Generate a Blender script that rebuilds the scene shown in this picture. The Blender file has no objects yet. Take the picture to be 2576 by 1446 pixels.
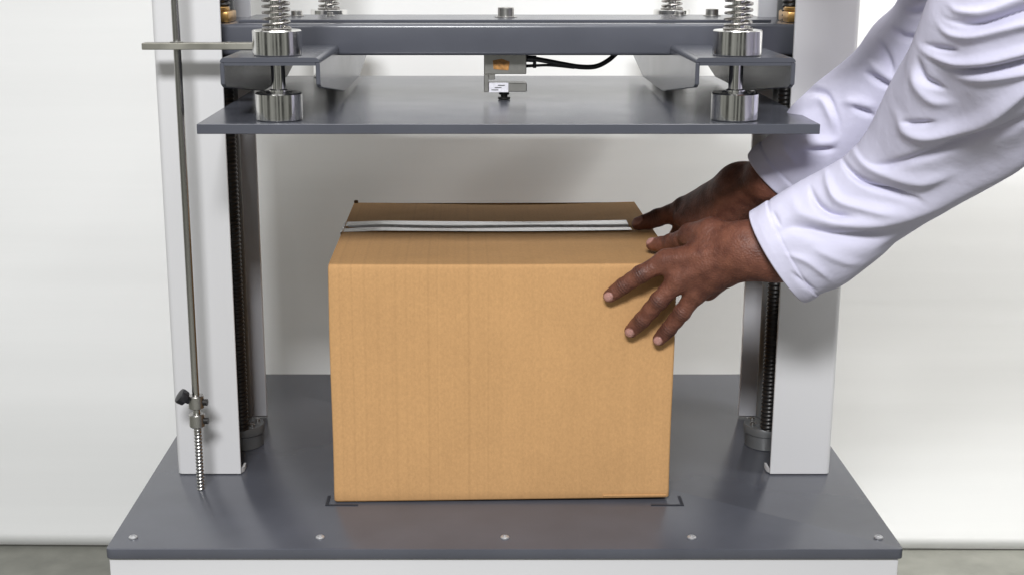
import bpy, bmesh, math, random
import numpy as np
from mathutils import Vector, Matrix

C = bpy.context.scene
COL = C.collection
R = math.radians

# ------------------------------------------------------------------ camera
H, PITCH, F, PX, PY = 0.6565, R(14.03), 3393.0, 1209.0, 723.0
cam = bpy.data.cameras.new('camera')
cam.sensor_width = 36.0
cam.lens = 36.0 * F / 2576.0
cam.shift_x = (1288.0 - PX) / 2576.0
cam.clip_start, cam.clip_end = 0.05, 100.0
cob = bpy.data.objects.new('camera', cam)
COL.objects.link(cob)
cob.location = (0, 0, H)
cob.rotation_euler = (R(90) - PITCH, 0, 0)
C.camera = cob

# ------------------------------------------------------------------ light
C.view_settings.view_transform = 'Standard'
C.view_settings.look = 'None'
C.view_settings.exposure = 0.0
C.view_settings.gamma = 1.0
C.view_settings.use_curve_mapping = False

wd = bpy.data.worlds.new('World')
C.world = wd
wd.use_nodes = True
wn, wl = wd.node_tree.nodes, wd.node_tree.links
wbg = wn['Background']
tc = wn.new('ShaderNodeTexCoord')
sep = wn.new('ShaderNodeSeparateXYZ')
wl.new(tc.outputs['Generated'], sep.inputs[0])
zr = wn.new('ShaderNodeValToRGB')          # dim floor, mid walls, lighter ceiling of the workshop around
zr.color_ramp.elements[0].position, zr.color_ramp.elements[0].color = 0.25, (.16, .155, .14, 1)
zr.color_ramp.elements[1].position, zr.color_ramp.elements[1].color = 0.95, (.85, .85, .85, 1)
e = zr.color_ramp.elements.new(0.55); e.color = (.44, .45, .415, 1)
mz = wn.new('ShaderNodeMath'); mz.operation = 'MULTIPLY_ADD'
mz.inputs[1].default_value = .5; mz.inputs[2].default_value = .5
wl.new(sep.outputs[2], mz.inputs[0]); wl.new(mz.outputs[0], zr.inputs[0])
nz = wn.new('ShaderNodeTexNoise'); nz.inputs['Scale'].default_value = 5.0; nz.inputs['Detail'].default_value = 1.0
mp = wn.new('ShaderNodeMapping'); mp.inputs['Scale'].default_value = (1, 1, .12)
wl.new(tc.outputs['Generated'], mp.inputs[0]); wl.new(mp.outputs[0], nz.inputs[0])
nr = wn.new('ShaderNodeValToRGB')
nr.color_ramp.elements[0].position, nr.color_ramp.elements[0].color = 0.44, (.25, .25, .25, 1)
nr.color_ramp.elements[1].position, nr.color_ramp.elements[1].color = 0.56, (1.9, 1.9, 1.9, 1)
wl.new(nz.outputs[0], nr.inputs[0])
mx = wn.new('ShaderNodeMix'); mx.data_type = 'RGBA'; mx.blend_type = 'MULTIPLY'; mx.inputs[0].default_value = 1.0
wl.new(zr.outputs[0], mx.inputs[6]); wl.new(nr.outputs[0], mx.inputs[7])
wl.new(mx.outputs[2], wbg.inputs[0])
wbg.inputs[1].default_value = 0.45


def area(name, loc, target, sx, sy, power, col):
    l = bpy.data.lights.new(name, 'AREA')
    l.shape = 'RECTANGLE'; l.size, l.size_y = sx, sy
    l.energy = power; l.color = col
    o = bpy.data.objects.new(name, l); COL.objects.link(o)
    o.location = loc
    o.rotation_euler = (Vector(target) - Vector(loc)).to_track_quat('-Z', 'Y').to_euler()
    return o


area('key_lamp', (-0.35, -1.5, 2.45), (0.05, 1.7, .35), 1.05, .44, 150, (.97, .98, 1.0))
area('added_overhead_fill', (0.3, 1.05, 2.9), (0.2, 1.75, 0), 2.6, .3, 28, (1, .99, .97))  # added overhead fill, brightens the backdrop and the tops of the sleeves

wash = area('added_wall_wash', (1.75, 1.15, 2.1), (1.02, 2.2, .08), .8, .3, 10, (1, .99, .96))  # added light, lifts the right backdrop out of the person's shadow
wash.data.spread = R(66)

# ------------------------------------------------------------------ helpers


def ray(x, y):
    u, v = (x - PX) / F, -(y - PY) / F
    return np.array([u, math.cos(PITCH) + v * math.sin(PITCH), -math.sin(PITCH) + v * math.cos(PITCH)])


def P(x, y, Y):                       # the point at photo position x, y at distance Y
    d = ray(x, y)
    return np.array([0, 0, H]) + d * (Y / d[1])


def proj(p):
    p = np.asarray(p, float) - np.array([0, 0, H])
    cy = p[..., 1] * math.cos(PITCH) - p[..., 2] * math.sin(PITCH)
    up = p[..., 1] * math.sin(PITCH) + p[..., 2] * math.cos(PITCH)
    return np.stack([PX + F * p[..., 0] / cy, PY - F * up / cy], -1)


def empty(name, loc, label=None, cat=None, group=None):
    o = bpy.data.objects.new(name, None); COL.objects.link(o)
    o.location = loc; o.empty_display_size = .05
    if label: o['label'] = label
    if cat: o['category'] = cat
    if group: o['group'] = group
    return o


def link(name, me, mats, parent=None, smooth=False, label=None, angle=None):
    if not isinstance(mats, (list, tuple)): mats = [mats]
    for m in mats: me.materials.append(m)
    if smooth or angle:
        for p in me.polygons: p.use_smooth = True
    if angle:
        me.set_sharp_from_angle(angle=R(angle))
    o = bpy.data.objects.new(name, me); COL.objects.link(o)
    if parent:
        o.parent = parent
        o.matrix_parent_inverse = Matrix.Translation(-world_loc(parent))
    if label: o['label'] = label
    return o


def world_loc(o):
    # every parent in this scene is unrotated when its children are linked
    return Vector(o.location) if o.parent is None else (o.matrix_parent_inverse @ Vector(o.location)) + world_loc(o.parent)


class MB:
    """collects shapes in one bmesh; build() links them as ONE mesh object"""

    def __init__(self): self.bm = bmesh.new()

    def merge(self, b, mi=0):
        for f in b.faces: f.material_index = mi
        me = bpy.data.meshes.new('tmp'); b.to_mesh(me); b.free()
        self.bm.from_mesh(me); bpy.data.meshes.remove(me)
        return self

    def box(self, x0, x1, y0, y1, z0, z1, bev=0, seg=2, mi=0):
        b = bmesh.new(); bmesh.ops.create_cube(b, size=1)
        for v in b.verts:
            v.co = Vector((x0 + (v.co.x + .5) * (x1 - x0), y0 + (v.co.y + .5) * (y1 - y0), z0 + (v.co.z + .5) * (z1 - z0)))
        if bev:
            bmesh.ops.bevel(b, geom=b.edges[:], offset=bev, segments=seg, profile=.5, affect='EDGES')
        return self.merge(b, mi)

    def prism(self, pts, axis, a0, a1, bev=0, seg=2, mi=0, bev_all=True):
        """polygon pts extruded along axis from a0 to a1 ('x': pts are y,z; 'y': x,z; 'z': x,y)"""
        b = bmesh.new()
        def mk(p, a):
            return {'x': (a, p[0], p[1]), 'y': (p[0], a, p[1]), 'z': (p[0], p[1], a)}[axis]
        lo = [b.verts.new(mk(p, a0)) for p in pts]; hi = [b.verts.new(mk(p, a1)) for p in pts]
        n = len(pts)
        b.faces.new(lo); b.faces.new(hi)
        for i in range(n): b.faces.new((lo[i], lo[(i + 1) % n], hi[(i + 1) % n], hi[i]))
        bmesh.ops.recalc_face_normals(b, faces=b.faces[:])
        if bev: bmesh.ops.bevel(b, geom=b.edges[:], offset=bev, segments=seg, profile=.5, affect='EDGES')
        return self.merge(b, mi)

    def lathe(self, prof, cx, cy, n=40, mi=0, axis='z'):
        """profile of (r, h) turned about a vertical axis at cx, cy"""
        b = bmesh.new(); rings = []
        for r, h in prof:
            if r < 1e-6:
                rings.append([b.verts.new((cx, cy, h))])
            else:
                rings.append([b.verts.new((cx + r * math.cos(2 * math.pi * k / n), cy + r * math.sin(2 * math.pi * k / n), h)) for k in range(n)])
        for A, B in zip(rings, rings[1:]):
            for k in range(n):
                q = [A[k % len(A)], A[(k + 1) % len(A)], B[(k + 1) % len(B)], B[k % len(B)]]
                q = list(dict.fromkeys(q))
                if len(q) > 2: b.faces.new(q)
        bmesh.ops.recalc_face_normals(b, faces=b.faces[:])
        return self.merge(b, mi)

    def cyl(self, cx, cy, z0, z1, r, ch=.0012, n=40, mi=0):
        return self.lathe([(0, z0), (r - ch, z0), (r, z0 + ch), (r, z1 - ch), (r - ch, z1), (0, z1)], cx, cy, n, mi)

    def hexa(self, cx, cy, z0, z1, r, rot=0, mi=0):
        pts = [(cx + r * math.cos(rot + k * math.pi / 3), cy + r * math.sin(rot + k * math.pi / 3)) for k in range(6)]
        return self.prism(pts, 'z', z0, z1, .0008, 1, mi)

    def tube(self, pts, r, n=14, mi=0):
        pts = [Vector(p) for p in pts]; m = len(pts)
        rr = r if isinstance(r, (list, tuple)) else [r] * m
        b = bmesh.new(); rings = []
        prev = None
        for i, p in enumerate(pts):
            t = (pts[min(i + 1, m - 1)] - pts[max(i - 1, 0)]).normalized()
            a = prev if prev is not None else (Vector((0, 0, 1)) if abs(t.z) < .9 else Vector((1, 0, 0)))
            a = (a - t * a.dot(t)).normalized(); prev = a; c = t.cross(a)
            rings.append([b.verts.new(p + rr[i] * (a * math.cos(2 * math.pi * k / n) + c * math.sin(2 * math.pi * k / n))) for k in range(n)])
        for A, B in zip(rings, rings[1:]):
            for k in range(n): b.faces.new((A[k], A[(k + 1) % n], B[(k + 1) % n], B[k]))
        b.faces.new(rings[0]); b.faces.new(rings[-1])
        bmesh.ops.recalc_face_normals(b, faces=b.faces[:])
        return self.merge(b, mi)

    def build(self, name, mats, parent=None, angle=35, label=None):
        me = bpy.data.meshes.new(name); self.bm.to_mesh(me); self.bm.free()
        return link(name, me, mats, parent, angle=angle, label=label)


def spline(pts, n):
    """Catmull-Rom through pts (k x d array) -> n samples"""
    p = np.asarray(pts, float); k = len(p)
    q = np.vstack([2 * p[0] - p[1], p, 2 * p[-1] - p[-2]])
    t = np.linspace(0, k - 1 - 1e-9, n); i = t.astype(int); u = (t - i)[:, None]
    a, b, c, d = q[i], q[i + 1], q[i + 2], q[i + 3]
    return .5 * (2 * b + (c - a) * u + (2 * a - 5 * b + 4 * c - d) * u ** 2 + (3 * b - 3 * c + d - a) * u ** 3)


# ------------------------------------------------------------------ materials


def mat(name, col, rough=.5, metal=0., noise=None, bump=None, rvar=None, spec=.5, coat=0., sss=None):
    """noise = (scale xyz, amount, detail): gentle colour variation;  bump = (scale xyz, strength, distance);  rvar = (scale, +-)"""
    m = bpy.data.materials.new(name); m.use_nodes = True
    n, l = m.node_tree.nodes, m.node_tree.links
    b = n['Principled BSDF']
    b.inputs['Base Color'].default_value = (*col, 1)
    b.inputs['Roughness'].default_value = rough
    b.inputs['Metallic'].default_value = metal
    b.inputs['Specular IOR Level'].default_value = spec
    if coat: b.inputs['Coat Weight'].default_value = coat; b.inputs['Coat Roughness'].default_value = .25
    t = n.new('ShaderNodeTexCoord')

    def nse(sc, detail=4.0):
        mpn = n.new('ShaderNodeMapping'); mpn.inputs['Scale'].default_value = sc
        x = n.new('ShaderNodeTexNoise'); x.inputs['Scale'].default_value = 1.0; x.inputs['Detail'].default_value = detail
        l.new(t.outputs['Object'], mpn.inputs[0]); l.new(mpn.outputs[0], x.inputs[0])
        return x.outputs[0]
    if noise:
        sc, amt, det = noise
        mr = n.new('ShaderNodeMapRange'); mr.inputs[1].default_value = .25; mr.inputs[2].default_value = .75
        mr.inputs[3].default_value = 1 - amt; mr.inputs[4].default_value = 1 + amt
        l.new(nse(sc, det), mr.inputs[0])
        mm = n.new('ShaderNodeMix'); mm.data_type = 'RGBA'; mm.blend_type = 'MULTIPLY'; mm.inputs[0].default_value = 1
        mm.inputs[6].default_value = (*col, 1); l.new(mr.outputs[0], mm.inputs[7])
        l.new(mm.outputs[2], b.inputs['Base Color'])
    if rvar:
        mr = n.new('ShaderNodeMapRange'); mr.inputs[1].default_value = .3; mr.inputs[2].default_value = .7
        mr.inputs[3].default_value = rough - rvar[1]; mr.inputs[4].default_value = rough + rvar[1]
        l.new(nse((rvar[0],) * 3), mr.inputs[0]); l.new(mr.outputs[0], b.inputs['Roughness'])
    if bump:
        bp = n.new('ShaderNodeBump'); bp.inputs['Strength'].default_value = bump[1]; bp.inputs['Distance'].default_value = bump[2]
        l.new(nse(bump[0]), bp.inputs['Height']); l.new(bp.outputs[0], b.inputs['Normal'])
    return m


M = {}
M['grey'] = mat('grey_paint', (.078, .0815, .098), .24, noise=((14, 14, 14), .09, 9), bump=((900, 900, 900), .05, .0003), rvar=(14, .015), spec=.55)
M['white'] = mat('white_paint', (.59, .585, .59), .38, noise=((3, 3, 2), .025, 4), bump=((700, 700, 700), .06, .0004), rvar=(10, .05))
M['chrome'] = mat('turned_steel', (.78, .77, .75), .15, 1., bump=((60, 60, 1600), .10, .0003), rvar=(60, .05))
M['rod'] = mat('ground_steel_rod', (.50, .49, .47), .22, 1., bump=((40, 40, 1200), .06, .0003))
M['plate_steel'] = mat('dull_steel', (.33, .32, .28), .42, 1., noise=((40, 15, 40), .15, 4), rvar=(30, .08))
M['zinc'] = mat('zinc_steel', (.48, .47, .45), .30, 1., noise=((60, 60, 60), .12, 3))
M['cap'] = mat('bright_screw_head', (.50, .50, .51), .42, .6)
M['rail'] = mat('bright_guide_rail', (.66, .66, .69), .30, .35, noise=((30, 30, 4), .06, 3))
M['spring'] = mat('spring_steel', (.42, .40, .38), .25, 1.)
M['screw'] = mat('oiled_screw_steel', (.045, .043, .042), .35, .7, noise=((40, 40, 40), .3, 3))
M['dark'] = mat('dark_bearing_paint', (.13, .133, .135), .4, .3, noise=((30, 30, 30), .2, 3))
M['brass'] = mat('bronze_nut', (.50, .30, .11), .34, 1., noise=((60, 60, 60), .2, 3))
M['black'] = mat('black_plastic', (.012, .012, .014), .42)
M['orange'] = mat('orange_stamp', (.40, .19, .05), .5, noise=((260, 260, 260), .5, 4))
M['mark'] = mat('engraved_groove', (.022, .024, .032), .6)
M['cell'] = mat('nickel_plated_block', (.42, .41, .38), .33, 1., noise=((70, 70, 70), .12, 4))
M['cell_white'] = mat('white_sticker', (.72, .71, .76), .45, noise=((300, 300, 300), .12, 2))
M['wall'] = mat('white_backdrop', (.77, .77, .76), .75, noise=((.55, 5, 11), .032, 6), bump=((.8, 4, 18), .10, .01), spec=.25)
M['floor'] = mat('concrete_floor', (.19, .19, .165), .7, noise=((22, 22, 22), .16, 7), bump=((120, 120, 120), .2, .002))
M['coat'] = mat('white_cotton', (.615, .60, .735), .9, noise=((6, 6, 6), .02, 4), bump=((38, 38, 38), .28, .006), spec=.2)
M['tape'] = mat('clear_packing_tape', (.90, .89, .89), .09, noise=((4, 60, 4), .06, 3), bump=((5, 90, 5), .08, .001), spec=1., coat=1.)  # near-white base stands in for the bright backdrop mirrored in clear film
M['trousers'] = mat('dark_trousers', (.03, .03, .04), .8)
M['hair'] = mat('black_hair', (.01, .009, .008), .7, bump=((300, 300, 300), .6, .004))


def cardboard(name, seam=False):
    m = mat(name, (.545, .312, .137), .80, spec=.16)
    n, l = m.node_tree.nodes, m.node_tree.links
    b = n['Principled BSDF']; t = [x for x in n if x.type == 'TEX_COORD'][0]

    def nse(sc, det=4.0, rgh=.5):
        mpn = n.new('ShaderNodeMapping'); mpn.inputs['Scale'].default_value = sc
        x = n.new('ShaderNodeTexNoise'); x.inputs['Scale'].default_value = 1; x.inputs['Detail'].default_value = det
        x.inputs['Roughness'].default_value = rgh
        l.new(t.outputs['Object'], mpn.inputs[0]); l.new(mpn.outputs[0], x.inputs[0]); return x.outputs[0]

    def rng(s, a, bb, lo=.25, hi=.75):
        mr = n.new('ShaderNodeMapRange'); mr.inputs[1].default_value = lo; mr.inputs[2].default_value = hi
        mr.inputs[3].default_value = a; mr.inputs[4].default_value = bb; l.new(s, mr.inputs[0]); return mr.outputs[0]

    def mul(a, c):
        x = n.new('ShaderNodeMath'); x.operation = 'MULTIPLY'; l.new(a, x.inputs[0]); l.new(c, x.inputs[1]); return x.outputs[0]
    blot = rng(nse((8, 8, 8), 8, .6), .945, 1.05)
    fib = rng(nse((330, 330, 240), 4, .7), .90, 1.09)
    flute = rng(nse((300, 1, .5), 1), .975, 1.02)             # washboard lines of the corrugation, running upright
    # a few deeper flute lines towards the left of the panel, in bands
    crease = rng(nse((190, .5, .35), 1, .3), .93, 1.0, .30, .44)
    band = n.new('ShaderNodeSeparateXYZ'); l.new(t.outputs['Object'], band.inputs[0])
    msk = rng(band.outputs[0], 0., 1., -.03, .02)            # 0 at the left, 1 to the right
    mxx = n.new('ShaderNodeMath'); mxx.operation = 'MAXIMUM'; l.new(crease, mxx.inputs[0]); l.new(msk, mxx.inputs[1])
    f = mul(mul(blot, fib), mul(flute, mxx.outputs[0]))
    mm = n.new('ShaderNodeMix'); mm.data_type = 'RGBA'; mm.blend_type = 'MULTIPLY'; mm.inputs[0].default_value = 1
    mm.inputs[6].default_value = (.545, .312, .137, 1); l.new(f, mm.inputs[7])
    l.new(mm.outputs[2], b.inputs['Base Color'])
    bp = n.new('ShaderNodeBump'); bp.inputs['Strength'].default_value = .45; bp.inputs['Distance'].default_value = .0014
    l.new(mul(flute, mul(fib, mxx.outputs[0])), bp.inputs['Height'])
    b2 = n.new('ShaderNodeBump'); b2.inputs['Strength'].default_value = .35; b2.inputs['Distance'].default_value = .008
    l.new(nse((13, 13, 9), 2), b2.inputs['Height']); l.new(bp.outputs[0], b2.inputs['Normal'])
    l.new(b2.outputs[0], b.inputs['Normal'])
    return m


M['card'] = cardboard('brown_cardboard')
M['card_cut'] = mat('cut_cardboard_edge', (.13, .075, .035), .9)


def skin_mat():
    m = mat('brown_skin', (.13, .052, .034), .54, spec=.4)
    n, l = m.node_tree.nodes, m.node_tree.links
    b = n['Principled BSDF']; t = [x for x in n if x.type == 'TEX_COORD'][0]
    b.inputs['Subsurface Weight'].default_value = .08
    b.inputs['Subsurface Radius'].default_value = (.006, .002, .001)
    at = n.new('ShaderNodeAttribute'); at.attribute_name = 'tone'        # r: nail, g: darker knuckle skin, b: paler knuckle ridge
    sp = n.new('ShaderNodeSeparateColor'); l.new(at.outputs['Color'], sp.inputs[0])
    x = n.new('ShaderNodeTexNoise'); x.inputs['Scale'].default_value = 70; x.inputs['Detail'].default_value = 6
    l.new(t.outputs['Object'], x.inputs[0])
    rp = n.new('ShaderNodeValToRGB')
    rp.color_ramp.elements[0].position, rp.color_ramp.elements[0].color = .3, (.105, .037, .024, 1)
    rp.color_ramp.elements[1].position, rp.color_ramp.elements[1].color = .72, (.215, .084, .052, 1)
    l.new(x.outputs[0], rp.inputs[0])

    def mix(a, fac, col):
        q = n.new('ShaderNodeMix'); q.data_type = 'RGBA'; l.new(fac, q.inputs[0]); l.new(a, q.inputs[6]); q.inputs[7].default_value = (*col, 1)
        return q.outputs[2]
    c = mix(rp.outputs[0], sp.outputs[1], (.040, .016, .013))
    c = mix(c, sp.outputs[2], (.27, .115, .075))
    c = mix(c, sp.outputs[0], (.44, .235, .20))
    l.new(c, b.inputs['Base Color'])
    v = n.new('ShaderNodeTexVoronoi'); v.inputs['Scale'].default_value = 420
    x2 = n.new('ShaderNodeTexNoise'); x2.inputs['Scale'].default_value = 120; x2.inputs['Detail'].default_value = 5
    l.new(t.outputs['Object'], v.inputs[0]); l.new(t.outputs['Object'], x2.inputs[0])
    ad = n.new('ShaderNodeMath'); ad.operation = 'ADD'; l.new(v.outputs[0], ad.inputs[0]); l.new(x2.outputs[0], ad.inputs[1])
    bp = n.new('ShaderNodeBump'); bp.inputs['Strength'].default_value = .42; bp.inputs['Distance'].default_value = .0013
    l.new(ad.outputs[0], bp.inputs['Height']); l.new(bp.outputs[0], b.inputs['Normal'])
    return m


M['skin'] = skin_mat()

# ------------------------------------------------------------------ setting: floor and the white backdrop behind the machine
FZ = -.378
f = MB(); f.box(-6, 6, -3, 8, FZ - .05, FZ)
o = f.build('floor', M['floor']); o['kind'] = 'structure'

nx, nzz = 220, 140
xs = np.linspace(-3, 3, nx); us = np.linspace(0, 1, nzz)
X, U = np.meshgrid(xs, us, indexing='ij')
Zb = -.3715 - .0035 * X + .0012 * np.sin(2.3 * X + 1)                                 # the hem runs slightly downhill to the right
Z = Zb + U * (2.6 - Zb)
Yw = 2.215 + .006 * np.sin(1.7 * X + .6) * np.sin(2.1 * Z) + .003 * np.sin(3.3 * X + 1.9 * Z) + .0022 * np.sin(9 * Z + 1.3 * np.sin(2.2 * X)) \
     + .0015 * np.sin(17 * Z + 2 * np.sin(1.4 * X + 1))
verts = [(X[i, j], Yw[i, j], Z[i, j]) for i in range(nx) for j in range(nzz)]
verts += [(X[i, j], Yw[i, j] + .006, Z[i, j]) for i in range(nx) for j in range(nzz)]
K = nx * nzz
faces = []
for i in range(nx - 1):
    for j in range(nzz - 1):
        a = i * nzz + j
        faces.append((a, a + nzz, a + nzz + 1, a + 1))
        faces.append((K + a, K + a + 1, K + a + nzz + 1, K + a + nzz))
    a = i * nzz
    faces.append((a, K + a, K + a + nzz, a + nzz))
me = bpy.data.meshes.new('backdrop'); me.from_pydata(verts, [], faces)
o = link('backdrop', me, M['wall'], smooth=True); o['kind'] = 'structure'

# ------------------------------------------------------------------ the test machine: fixed frame
TX = .0275                                            # middle of the machine
tester = empty('compression_tester', (TX, 1.73, FZ), 'grey and white steel test frame with two columns standing around the cardboard box', 'test machine')

cab = MB(); cab.box(-.4225, .4755, 1.412, 2.05, FZ + .002, -.0125, .003)
cab.build('cabinet', M['white'], tester)
# base plate with rounded front corners
pts = []
x0, x1, y0, y1, rc = -.4246, .4790, 1.408, 2.058, .006
for cx, cy, a0 in ((x1 - rc, y1 - rc, 0), (x0 + rc, y1 - rc, 90), (x0 + rc, y0 + rc, 180), (x1 - rc, y0 + rc, 270)):
    for k in range(7):
        a = R(a0 + 15 * k); pts.append((cx + rc * math.cos(a), cy + rc * math.sin(a)))
bp_ = MB(); bp_.prism(pts, 'z', -.0122, 0, .0012, 2)
base = bp_.build('base_plate', M['grey'], tester)
for sx in (-.4005, -.185, .028, .2433, .4587):
    s = MB()
    s.lathe([(.0052, .0004), (.0050, .0016), (.0036, .0026), (.0022, .0028), (.0020, .0012), (0, .0012)], sx, 1.4385, 20)
    s.build('cap_screw', M['cap'], base)
for sx, d in ((-.1895, 1), (.2480, -1)):
    g = MB()
    g.box(min(sx, sx + d * .0036), max(sx, sx + d * .0036), 1.531, 1.560, .0004, .0012)
    g.box(min(sx + d * .0039, sx + d * .040), max(sx + d * .0039, sx + d * .040), 1.531, 1.5335, .0004, .0011)
    g.build('corner_mark', M['mark'], base)


def helix_rod(cx, cy, z0, z1, r, depth, pitch, n=14, per=5):
    m = int((z1 - z0) / pitch * per); b = bmesh.new(); rings = []
    for i in range(m + 1):
        z = z0 + (z1 - z0) * i / m; ring = []
        for k in range(n):
            ph = (z / pitch - k / n) % 1
            rr = r - depth * abs(2 * ph - 1)
            ring.append(b.verts.new((cx + rr * math.cos(2 * math.pi * k / n), cy + rr * math.sin(2 * math.pi * k / n), z)))
        rings.append(ring)
    for A, B in zip(rings, rings[1:]):
        for k in range(n): b.faces.new((A[k], A[(k + 1) % n], B[(k + 1) % n], B[k]))
    b.faces.new(rings[0]); b.faces.new(rings[-1])
    bmesh.ops.recalc_face_normals(b, faces=b.faces[:])
    return b


def column(xo, xi, inner):
    """C channel, open towards the middle; xo outer side, xi inner side; inner = +1 when the opening faces +X"""
    d = 1 if xi > xo else -1
    t, yf, yb, rr = .004, 1.632, 1.856, .007
    # outline in plan: outer skin and inner skin, with bent corners
    out, inn = [], []
    for k in range(7):
        a = R(90 * k / 6)
        out.append((xo + d * (rr - rr * math.cos(a)), yf + rr - rr * math.sin(a)))
        inn.append((xo + d * (rr - (rr - t) * math.cos(a)), yf + rr - (rr - t) * math.sin(a)))
    front = [(xi, yf)] + out[::-1]
    back = []
    outb, innb = [], []
    for k in range(7):
        a = R(90 * k / 6)
        outb.append((xo + d * (rr - rr * math.cos(a)), yb - rr + rr * math.sin(a)))
        innb.append((xo + d * (rr - (rr - t) * math.cos(a)), yb - rr + (rr - t) * math.sin(a)))
    pts = front + outb + [(xi, yb), (xi, yb - t)] + innb[::-1] + inn + [(xi, yf + t)]
    m = MB(); m.prism(pts, 'z', .0007, 1.02, .0007, 1)
    # small corner gusset at the foot, inside the opening
    m.prism([(xi, yf + t), (xi + d * .0028, yf + t + .005), (xi + d * .0028, yf + t + .02), (xi, yf + t + .02)], 'z', .001, .007)
    c = m.build('column', M['white'], tester)
    m = MB(); m.box(min(xi - d * .040, xi + d * .0006), max(xi - d * .040, xi + d * .0006), 1.8455, 1.8518, .004, 1.02, .0008, 1)
    m.build('guide_rail', M['rail'], c)
    ls = MB(); ls.merge(helix_rod(xi - d * .0145, 1.722, .030, 1.0, .0115, .0022, .0055))
    ls.build('lead_screw', M['screw'], c, angle=60)
    gr = MB(); gr.cyl(xi - d * .0155, 1.768, .030, 1.0, .0085, n=24)
    gr.build('guide_rod', M['dark'], c)
    fl = MB()
    fl.lathe([(0, .0005), (.029, .0005), (.029, .018), (.031, .0195), (.031, .0285), (.030, .0300), (.017, .0300), (.0155, .033), (0, .033)], xi - d * .0175, 1.744, 44)
    fb = fl.build('bearing_flange', M['dark'], c)
    for k in range(6):
        a = R(20 + 60 * k); q = MB()
        q.cyl(xi - d * .0175 + .0225 * math.cos(a), 1.744 + .0225 * math.sin(a), .0299, .0340, .0032, .0006, 14)
        q.build('flange_bolt', M['zinc'], fb)
    return c


colL = column(-.3912, -.3094, 1)
colR = column(.4513, .3738, -1)

# trip rod in front of the left column, with two stop collars and a threaded spring end
tr = MB(); tr.cyl(-.3514, 1.5827, .075, 1.0, .0046, .0005, 20)
trip = tr.build('trip_rod', M['rod'], tester)
th = MB(); th.merge(helix_rod(-.3514, 1.5827, .001, .098, .0052, .0015, .0046, 16, 6))
th.build('threaded_end', M['zinc'], trip, angle=70)
for z0 in (.1075, .0835):
    cl = MB(); cl.cyl(-.3514, 1.5827, z0, z0 + .017, .0098, .0012, 24)
    stop = cl.build('stop_collar', M['zinc'], trip)
    kn = MB(); kn.tube([(-.3514 + .009, 1.5827 - .001, z0 + .008), (-.3514 + .0142, 1.5827 - .0015, z0 + .008)], .0042, 12)
    kn.build('grub_screw', M['screw'], trip)
kb = MB()
kb.tube([(-.3594, 1.5800, .119), (-.3630, 1.5783, .1208), (-.3638, 1.5778, .1215), (-.3680, 1.5760, .1250), (-.3702, 1.5752, .1268), (-.3708, 1.575, .1273)],
        [.005, .005, .0092, .0100, .0092, .005], 18)
kb.build('clamp_knob', M['black'], trip)

# ------------------------------------------------------------------ the moving crosshead with its sprung platen
press = empty('press_head', (TX, 1.74, .474), 'grey crosshead beam with sprung steel rods carrying the flat platen above the box', 'press head')
m = MB(); m.box(-.366, .424, 1.66, 1.842, .532, .5695, .0042, 4)
beam = m.build('beam', M['grey'], press)
m = MB(); m.box(-.300, .360, 1.700, 1.838, .5697, .5728, .0006, 1)
m.build('cover_plate', M['grey'], beam)
for bx, by, r, h in ((.0325, 1.765, .0105, .0115), (-.240, 1.795, .0075, .006), (.303, 1.80, .0085, .008), (-.196, 1.79, .004, .004), (.262, 1.81, .0065, .004)):
    q = MB()
    q.cyl(bx, by, .5726, .5740, r * 1.4, .0004, 24)
    q.lathe([(0, .5738), (r, .5738), (r, .5738 + h * .93), (r * .93, .5738 + h), (r * .55, .5738 + h), (r * .5, .5738 + h * .5), (0, .5738 + h * .5)], bx, by, 24)
    q.build('bolt', M['zinc'], beam)
for nxp in (-.330, .395):
    q = MB()
    q.box(nxp - .017, nxp + .020, 1.690, 1.745, .5697, .583, .002, 2)
    q.cyl(nxp, 1.715, .5828, .588, .017, .001, 30)
    q.build('screw_nut', M['brass'], beam)

# platen
pl = MB(); pl.box(-.3065, .3665, 1.454, 2.03, .4636, .4744, .0006, 1)
pl.build('platen', M['grey'], press)


def arm(cx, d):
    xl, xr = cx - .0535, cx + .0535
    prof = [(1.457, .5395), (1.457, .5165), (1.466, .5125), (1.72, .483), (1.93, .482), (2.095, .508), (2.10, .512), (2.10, .5395)]
    m = MB()
    m.prism(prof, 'x', xl, xl + .0045, .0008, 1)
    m.prism(prof, 'x', xr - .0045, xr, .0008, 1)
    # folded top, rounded over both long edges, running under the beam
    r = .005
    top = []
    for k in range(5):
        a = R(90 * k / 4); top.append((xl + r - r * math.cos(a), .5397 + (.0052 - r) + r * math.sin(a)))
    for k in range(5):
        a = R(90 - 90 * k / 4); top.append((xr - r + r * math.cos(a), .5397 + (.0052 - r) + r * math.sin(a)))
    top = [(p[0], max(p[1], .5397)) for p in top]
    for ya, yb, zc in ((1.457, 1.6585, None), (1.6585, 1.8435, .5318), (1.8435, 2.10, None)):
        poly = [(p[0], min(p[1], zc) if zc else p[1]) for p in top]
        if zc:
            m.box(xl + .0046, xr - .0046, ya, yb, .527, .5318)
        else:
            m.prism(poly, 'y', ya, yb)
            m.box(xl + .0046, xr - .0046, ya + .0004, yb - .0004, .5365, .5396)
    return m.build('support_arm', M['grey'], press, angle=25)


def spring_pts(cx, cy, z0, z1, R0, pitch):
    n = int((z1 - z0) / pitch * 18)
    return [(cx + R0 * math.cos(2 * math.pi * i / 18), cy + R0 * math.sin(2 * math.pi * i / 18), z0 + (z1 - z0) * i / n) for i in range(n + 1)]


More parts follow.
